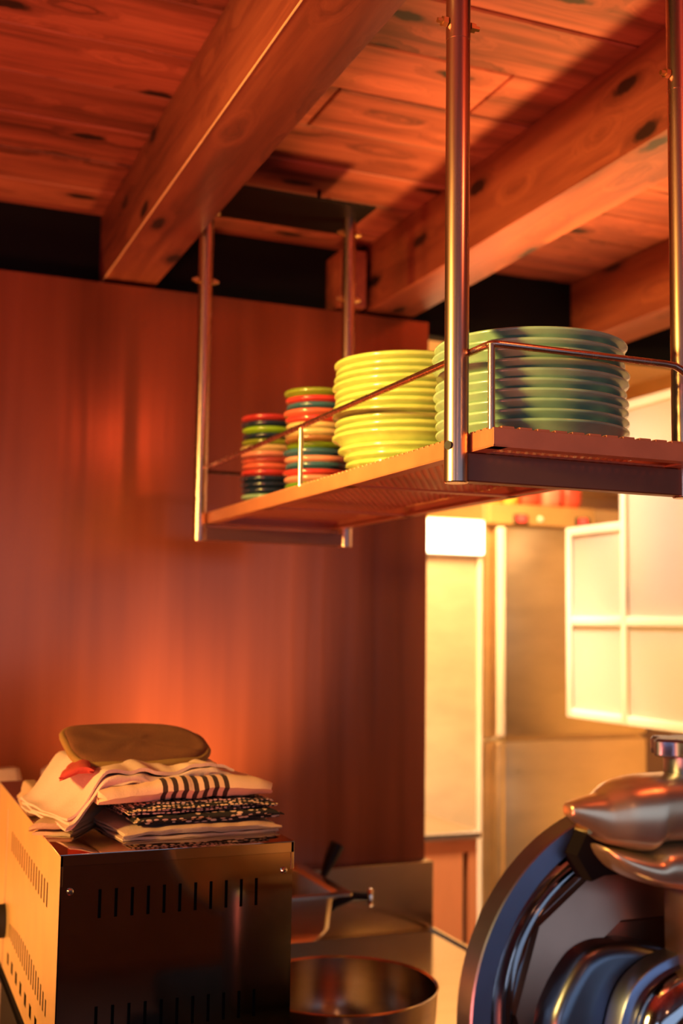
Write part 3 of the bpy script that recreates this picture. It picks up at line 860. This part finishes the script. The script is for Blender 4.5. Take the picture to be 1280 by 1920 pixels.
hub = smooth_poly([(0.640, 1.10), (0.640, 1.200), (0.650, 1.235), (0.672, 1.268), (0.690, 1.280), (0.714, 1.284), (0.75, 1.280), (0.80, 1.262), (0.85, 1.20), (0.85, 1.10), (0.75, 1.06)], 4)
hbm = bmesh.new(); prism(hbm, hub, C0.y-0.034, C0.y+0.012, 0.014, 4)
obj('hub_plate', hbm, M_HUB, sl, 40)
nb = L([(0.0, -0.004), (0.008, -0.004), (0.011, -0.001), (0.012, 0.002)], (0.643, C0.y-0.034, 1.19), 20, 'y')
obj('hub_nut', nb, M_HUB, sl)
# sharpener housing: lofted shells
def shell(cols, yc, half, e=2.6, seg=28):
    """cols: (x, z_low, z_high, half-depth scale)"""
    bm = bmesh.new(); rings = []
    for (x, zl, zh, hd) in cols:
        c, h = (zl+zh)/2, (zh-zl)/2; ring = []
        for k in range(seg):
            a = 2*PI*k/seg; ca, sa = math.cos(a), math.sin(a)
            ring.append(bm.verts.new((x, yc+half*hd*math.copysign(abs(ca)**(2/e), ca), c+h*math.copysign(abs(sa)**(2/e), sa))))
        rings.append(ring)
    for i in range(len(rings)-1):
        for k in range(seg): bm.faces.new((rings[i][k], rings[i][(k+1) % seg], rings[i+1][(k+1) % seg], rings[i+1][k]))
    bm.faces.new(rings[0]); bm.faces.new(rings[-1])
    return bm


def resample(cols, n=5):
    return smooth_poly(cols, n, False)


YS = 0.985
up = resample([(0.6455, 1.417, 1.424, 0.10), (0.647, 1.4145, 1.4285, 0.22), (0.656, 1.409, 1.4310, 0.34), (0.669, 1.400, 1.4335, 0.46), (0.681, 1.391, 1.4360, 0.58),
               (0.690, 1.387, 1.4410, 0.70), (0.702, 1.384, 1.4470, 0.85), (0.719, 1.380, 1.4510, 0.95), (0.730, 1.380, 1.4525, 1.0), (0.743, 1.387, 1.4530, 1.0), (0.785, 1.387, 1.4535, 1.0),
               (0.83, 1.387, 1.451, 0.98), (0.86, 1.389, 1.440, 0.85), (0.875, 1.400, 1.425, 0.5)])
obj('sharpener_housing', shell(up, YS, 0.043), M_SATIN, sl, 50)
lw = resample([(0.682, 1.381, 1.3865, 0.35), (0.688, 1.372, 1.3845, 0.6), (0.700, 1.361, 1.3820, 0.78), (0.718, 1.352, 1.3785, 0.92), (0.731, 1.3475, 1.3785, 0.97), (0.744, 1.344, 1.3855, 1.0),
               (0.785, 1.338, 1.3855, 1.0), (0.84, 1.338, 1.3855, 0.98), (0.868, 1.350, 1.384, 0.7)])
obj('sharpener_base', shell(lw, YS, 0.042), M_SATIN, sl, 50)
kb = bmesh.new(); kc = (0.792, YS, 1.4535)
prof = []
for i in range(72):
    a = 2*PI*i/72; prof.append((0.036+0.0042*math.cos(6*a), a))
lo_ = [kb.verts.new((kc[0]+(r-0.001)*math.cos(a), kc[1]+(r-0.001)*math.sin(a), 1.4705)) for r, a in prof]
l2 = [kb.verts.new((kc[0]+r*math.cos(a), kc[1]+r*math.sin(a), 1.4720)) for r, a in prof]
l3 = [kb.verts.new((kc[0]+r*math.cos(a), kc[1]+r*math.sin(a), 1.4850)) for r, a in prof]
l4 = [kb.verts.new((kc[0]+(r-0.003)*math.cos(a), kc[1]+(r-0.003)*math.sin(a), 1.4880)) for r, a in prof]
for A, Q in ((lo_, l2), (l2, l3), (l3, l4)):
    for k in range(72): kb.faces.new((A[k], A[(k+1) % 72], Q[(k+1) % 72], Q[k]))
kb.faces.new(lo_); kb.faces.new(l4)
kno = obj('sharpener_knob', kb, M_BLUE, sl, 30)
obj('knob_neck', L([(0.0, 1.448), (0.024, 1.448), (0.025, 1.451), (0.025, 1.471), (0.0, 1.471)], (kc[0], kc[1], 0), 28), M_BLUE, kno)
blk = bmesh.new(); prism(blk, [(0.6655, 1.374), (0.679, 1.398), (0.74, 1.384), (0.74, 1.352), (0.700, 1.352), (0.684, 1.347)], C0.y-0.035, C0.y-0.006, 0.003, 2)
obj('sharpener_arm', blk, M_BLACK, sl)
obj('tip_lug', L([(0.0, -0.012), (0.0035, -0.012), (0.0035, 0.010), (0.0, 0.010)], (0.6665, C0.y-0.045, 1.402), 10, 'y'), M_BRASS, sl)
obj('support_post', B((0.768, C0.y-0.085, 1.25), (0.86, C0.y-0.035, 1.345), 0.005, 2), metal('bronzed_casting', (0.30, 0.18, 0.13), 0.4), sl)
body = smooth_poly([(0.690, 1.10), (0.690, 1.175), (0.6965, 1.213), (0.708, 1.242), (0.726, 1.260), (0.754, 1.273), (0.80, 1.281), (0.88, 1.281), (0.93, 1.25), (0.94, 1.15), (0.93, 1.05), (0.80, 1.02), (0.71, 1.04)], 4)
bb = bmesh.new(); prism(bb, body, C0.y-0.060, C0.y-0.036, 0.004, 2); obj('motor_flange', bb, M_BLUE, sl, 40)
inn = [(0.815+(x-0.815)*0.93, 1.15+(z-1.15)*0.93) for x, z in body]
bb = bmesh.new(); prism(bb, inn, C0.y-0.098, C0.y-0.058, 0.026, 6); obj('motor_housing', bb, M_BLADE, sl, 50)
obj('pedestal', B((0.68, 1.06, 0.86), (0.98, 1.17, 1.10), 0.02, 3), M_HUB, sl)
obj('base', B((0.60, 0.83, ZW+0.022), (1.08, 1.32, ZW+0.10), 0.02, 3), M_BLACK, sl)
for x in (0.64, 1.04):
    for y in (0.87, 1.28):
        obj('foot', L([(0.0, 0.0), (0.022, 0.0), (0.018, 0.024), (0.0, 0.024)], (x, y, ZW), 18), M_DARK, sl)

# ================================================================ KITCHEN BEYOND
fg = thing('upright_fridge', 'tall stainless steel upright fridge with two stacked doors and red displays', 'fridge', (2.76, 4.5, FL))
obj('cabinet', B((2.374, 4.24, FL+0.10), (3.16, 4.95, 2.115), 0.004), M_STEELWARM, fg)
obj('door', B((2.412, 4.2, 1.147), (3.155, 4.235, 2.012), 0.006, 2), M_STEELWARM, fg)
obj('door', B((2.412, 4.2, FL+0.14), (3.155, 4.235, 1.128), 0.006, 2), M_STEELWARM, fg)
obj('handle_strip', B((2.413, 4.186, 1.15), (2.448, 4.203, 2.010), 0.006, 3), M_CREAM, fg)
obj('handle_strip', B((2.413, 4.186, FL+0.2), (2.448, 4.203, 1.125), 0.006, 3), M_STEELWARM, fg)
obj('hinge', B((2.352, 4.19, 1.128), (2.448, 4.2, 1.147), 0.003), M_CHROME, fg)
obj('control_panel', B((2.376, 4.196, 2.022), (2.90, 4.238, 2.108), 0.004), plain('amber_panel', (0.44, 0.26, 0.09), 0.4), fg)
M_RED = lit('red_display', (1.0, 0.06, 0.04), 1.6)
for x in (2.525, 2.83):
    d = obj('display', B((x-0.036, 4.188, 2.030), (x+0.036, 4.197, 2.068), 0.004), M_DARK, fg)
    obj('digits', B((x-0.020, 4.186, 2.036), (x+0.020, 4.1885, 2.064)), M_RED, d, 0)
obj('indicator', L([(0.0, -0.006), (0.010, -0.005), (0.013, 0.0)], (2.622, 4.196, 2.052), 16, 'y'), M_CREAM, fg)
for x in (2.42, 3.11):
    for y in (4.3, 4.9):
        obj('leg', L([(0.0, 0.0), (0.02, 0.0), (0.02, 0.10), (0.0, 0.10)], (x, y, FL), 14), M_CHROME, fg)
cab = thing('tall_cabinet', 'bright stainless steel tall cabinet standing left of the fridge', 'cabinet', (2.05, 4.5, FL))
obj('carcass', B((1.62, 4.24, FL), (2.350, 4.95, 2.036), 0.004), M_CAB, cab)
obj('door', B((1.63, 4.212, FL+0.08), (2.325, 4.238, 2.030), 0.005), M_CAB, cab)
obj('edge_strip', B((2.330, 4.200, FL+0.08), (2.349, 4.238, 2.030), 0.004), M_CREAM, cab)
lp = thing('reflection_panel', 'added glaring white panel imitating a reflection at the top of the tall steel cabinet', 'glow', (2.19, 4.2, 1.88))  # glowing panel added to imitate a bright reflection in the cabinet steel
obj('reflection_backing', B((1.94, 4.19, 1.885), (2.352, 4.211, 2.034), 0.004), M_CREAM, lp)
obj('glow_face', B((1.95, 4.182, 1.892), (2.345, 4.191, 2.028), 0.004), lit('reflection_glow', (1.0, 0.86, 0.62), 5.0), lp)
bn = thing('prep_bench', 'low stainless steel bench with a dark slot, in front of the tall cabinet', 'bench', (1.8, 3.9, FL))
obj('bench_top', B((1.55, 3.595, 0.868), (2.008, 4.20, 0.894), 0.004), M_STEEL, bn)
obj('bench_body', holed(1.56, 2.0, FL+0.05, 0.868, [(1.944, 1.966, 0.50, 0.822)], lambda u, v, w: (u, 3.61+w, v), 0.02), metal('orange_steel', (0.85, 0.30, 0.11), 0.4, 0.08, (3, 3, 1), 0.3), bn, 0)
obj('inner_case', B((1.58, 3.66, FL), (1.995, 4.19, 0.86)), M_DARK, bn, 0)
# packs on the fridge
pk_m = [plain('red_wrap', (0.75, 0.10, 0.06), 0.35), plain('yellow_wrap', (0.85, 0.55, 0.10), 0.35), plain('pink_wrap', (0.85, 0.30, 0.22), 0.35)]
for i, (x, w, h, m, nm) in enumerate(((2.46, 0.05, 0.05, 1, 'yellow packet lying first on the fridge top'), (2.55, 0.04, 0.055, 1, 'yellow rounded packet second on the fridge top'),
                                      (2.645, 0.05, 0.06, 0, 'red packet in the middle of the fridge top'), (2.755, 0.05, 0.055, 2, 'pink packet beside the red one on the fridge top'),
                                      (2.86, 0.05, 0.062, 0, 'red packet at the far end of the fridge top'))):
    b_ = bmesh.new(); bmesh.ops.create_uvsphere(b_, u_segments=18, v_segments=10, radius=1.0)
    for v in b_.verts:
        c = v.co; e = 0.6
        v.co = Vector((x+w*math.copysign(abs(c.x)**e, c.x), 4.36+0.07*math.copysign(abs(c.y)**e, c.y), 2.115+h+h*math.copysign(abs(c.z)**e, c.z)+0.004*noise.noise((c.x*2, c.y*2, i)) if c.z > -0.9 else 2.1155))
    tag(obj('food_packet', b_, pk_m[m], None, 40, (x, 4.36, 2.115)), nm, 'packet', 'packets on the fridge')

# steel-framed glazed screen
gs = thing('glazed_screen', 'cream framed screen with patterned glass panes, hung in front of the kitchen', 'screen', (2.2, 2.7, 1.30))
GX = 2.2; bw_ = 0.028
def bar(ya, za, yb, zb_):
    return B((GX-0.014, ya, za), (GX+0.014, yb, zb_), 0.003, 2)
h_ = bw_/2
for y, za, zb_ in ((3.325, 1.301, 1.934), (3.02, 1.301, 2.312), (2.45, 1.301, 2.312), (1.9, 1.301, 2.312)):
    obj('frame_bar', bar(y-h_, za, y+h_, zb_), M_CREAM, gs)
for ya, yb, z in ((3.02, 3.325, 1.315), (3.02, 3.325, 1.62), (3.02, 3.325, 1.92), (2.45, 3.02, 1.315), (2.45, 3.02, 1.62), (2.45, 3.02, 2.298), (1.9, 2.45, 1.315), (1.9, 2.45, 1.62), (1.9, 2.45, 2.298)):
    obj('frame_bar', bar(ya+h_, z-h_, yb-h_, z+h_), M_CREAM, gs)
obj('hanger', B((GX-0.014, 2.436, 2.30), (GX+0.014, 2.464, 2.500), 0.002), M_CREAM, gs)


def pane_mat():
    t = NT('patterned_glass')
    tc = t.mapped((1, 1, 1))
    sx = t.new('ShaderNodeSeparateXYZ'); t.lk(tc, sx.inputs[0])
    u = t.math('ADD', sx.outputs[1], sx.outputs[2]); v = t.math('SUBTRACT', sx.outputs[1], sx.outputs[2])
    a = t.math('MULTIPLY', t.math('SINE', t.math('MULTIPLY', u, 620.0)), t.math('SINE', t.math('MULTIPLY', v, 620.0)))
    h = t.math('ADD', 0.5, t.math('MULTIPLY', a, 0.5))
    t.bump(h, 0.6, 0.003)
    c = t.ramp(h, [(0.25, (0.55, 0.43, 0.31)), (0.6, (0.95, 0.88, 0.78))])
    return t.set(c, 0.45, 0.0, Transmission_Weight=0.35)


M_PANE = pane_mat()
for (ya, yb_, za, zb_) in ((3.02, 3.325, 1.315, 1.62), (3.02, 3.325, 1.62, 1.92), (2.45, 3.02, 1.315, 1.62), (2.45, 3.02, 1.62, 2.298), (1.9, 2.45, 1.315, 1.62), (1.9, 2.45, 1.62, 2.298)):
    obj('pane', B((GX-0.003, ya+bw_/2-0.003, za+bw_/2-0.003), (GX+0.003, yb_-bw_/2+0.003, zb_-bw_/2+0.003)), M_PANE, gs, 0)
hd = thing('extractor_hood', 'warm lit metal extractor hood hanging at the back of the kitchen', 'hood', (3.25, 4.4, 2.25))
hp = bmesh.new()
secs = [[hp.verts.new(p) for p in rrect(3.42, 4.35, sx, sy, 0.02, z, 3)] for (z, sx, sy) in ((2.25, 0.27, 0.5), (2.30, 0.27, 0.5), (2.50, 0.16, 0.25), (2.73, 0.16, 0.25))]
for a in range(3):
    for k in range(len(secs[0])): hp.faces.new((secs[a][k], secs[a][(k+1) % len(secs[0])], secs[a+1][(k+1) % len(secs[0])], secs[a+1][k]))
hp.faces.new(secs[0]); hp.faces.new(secs[-1])
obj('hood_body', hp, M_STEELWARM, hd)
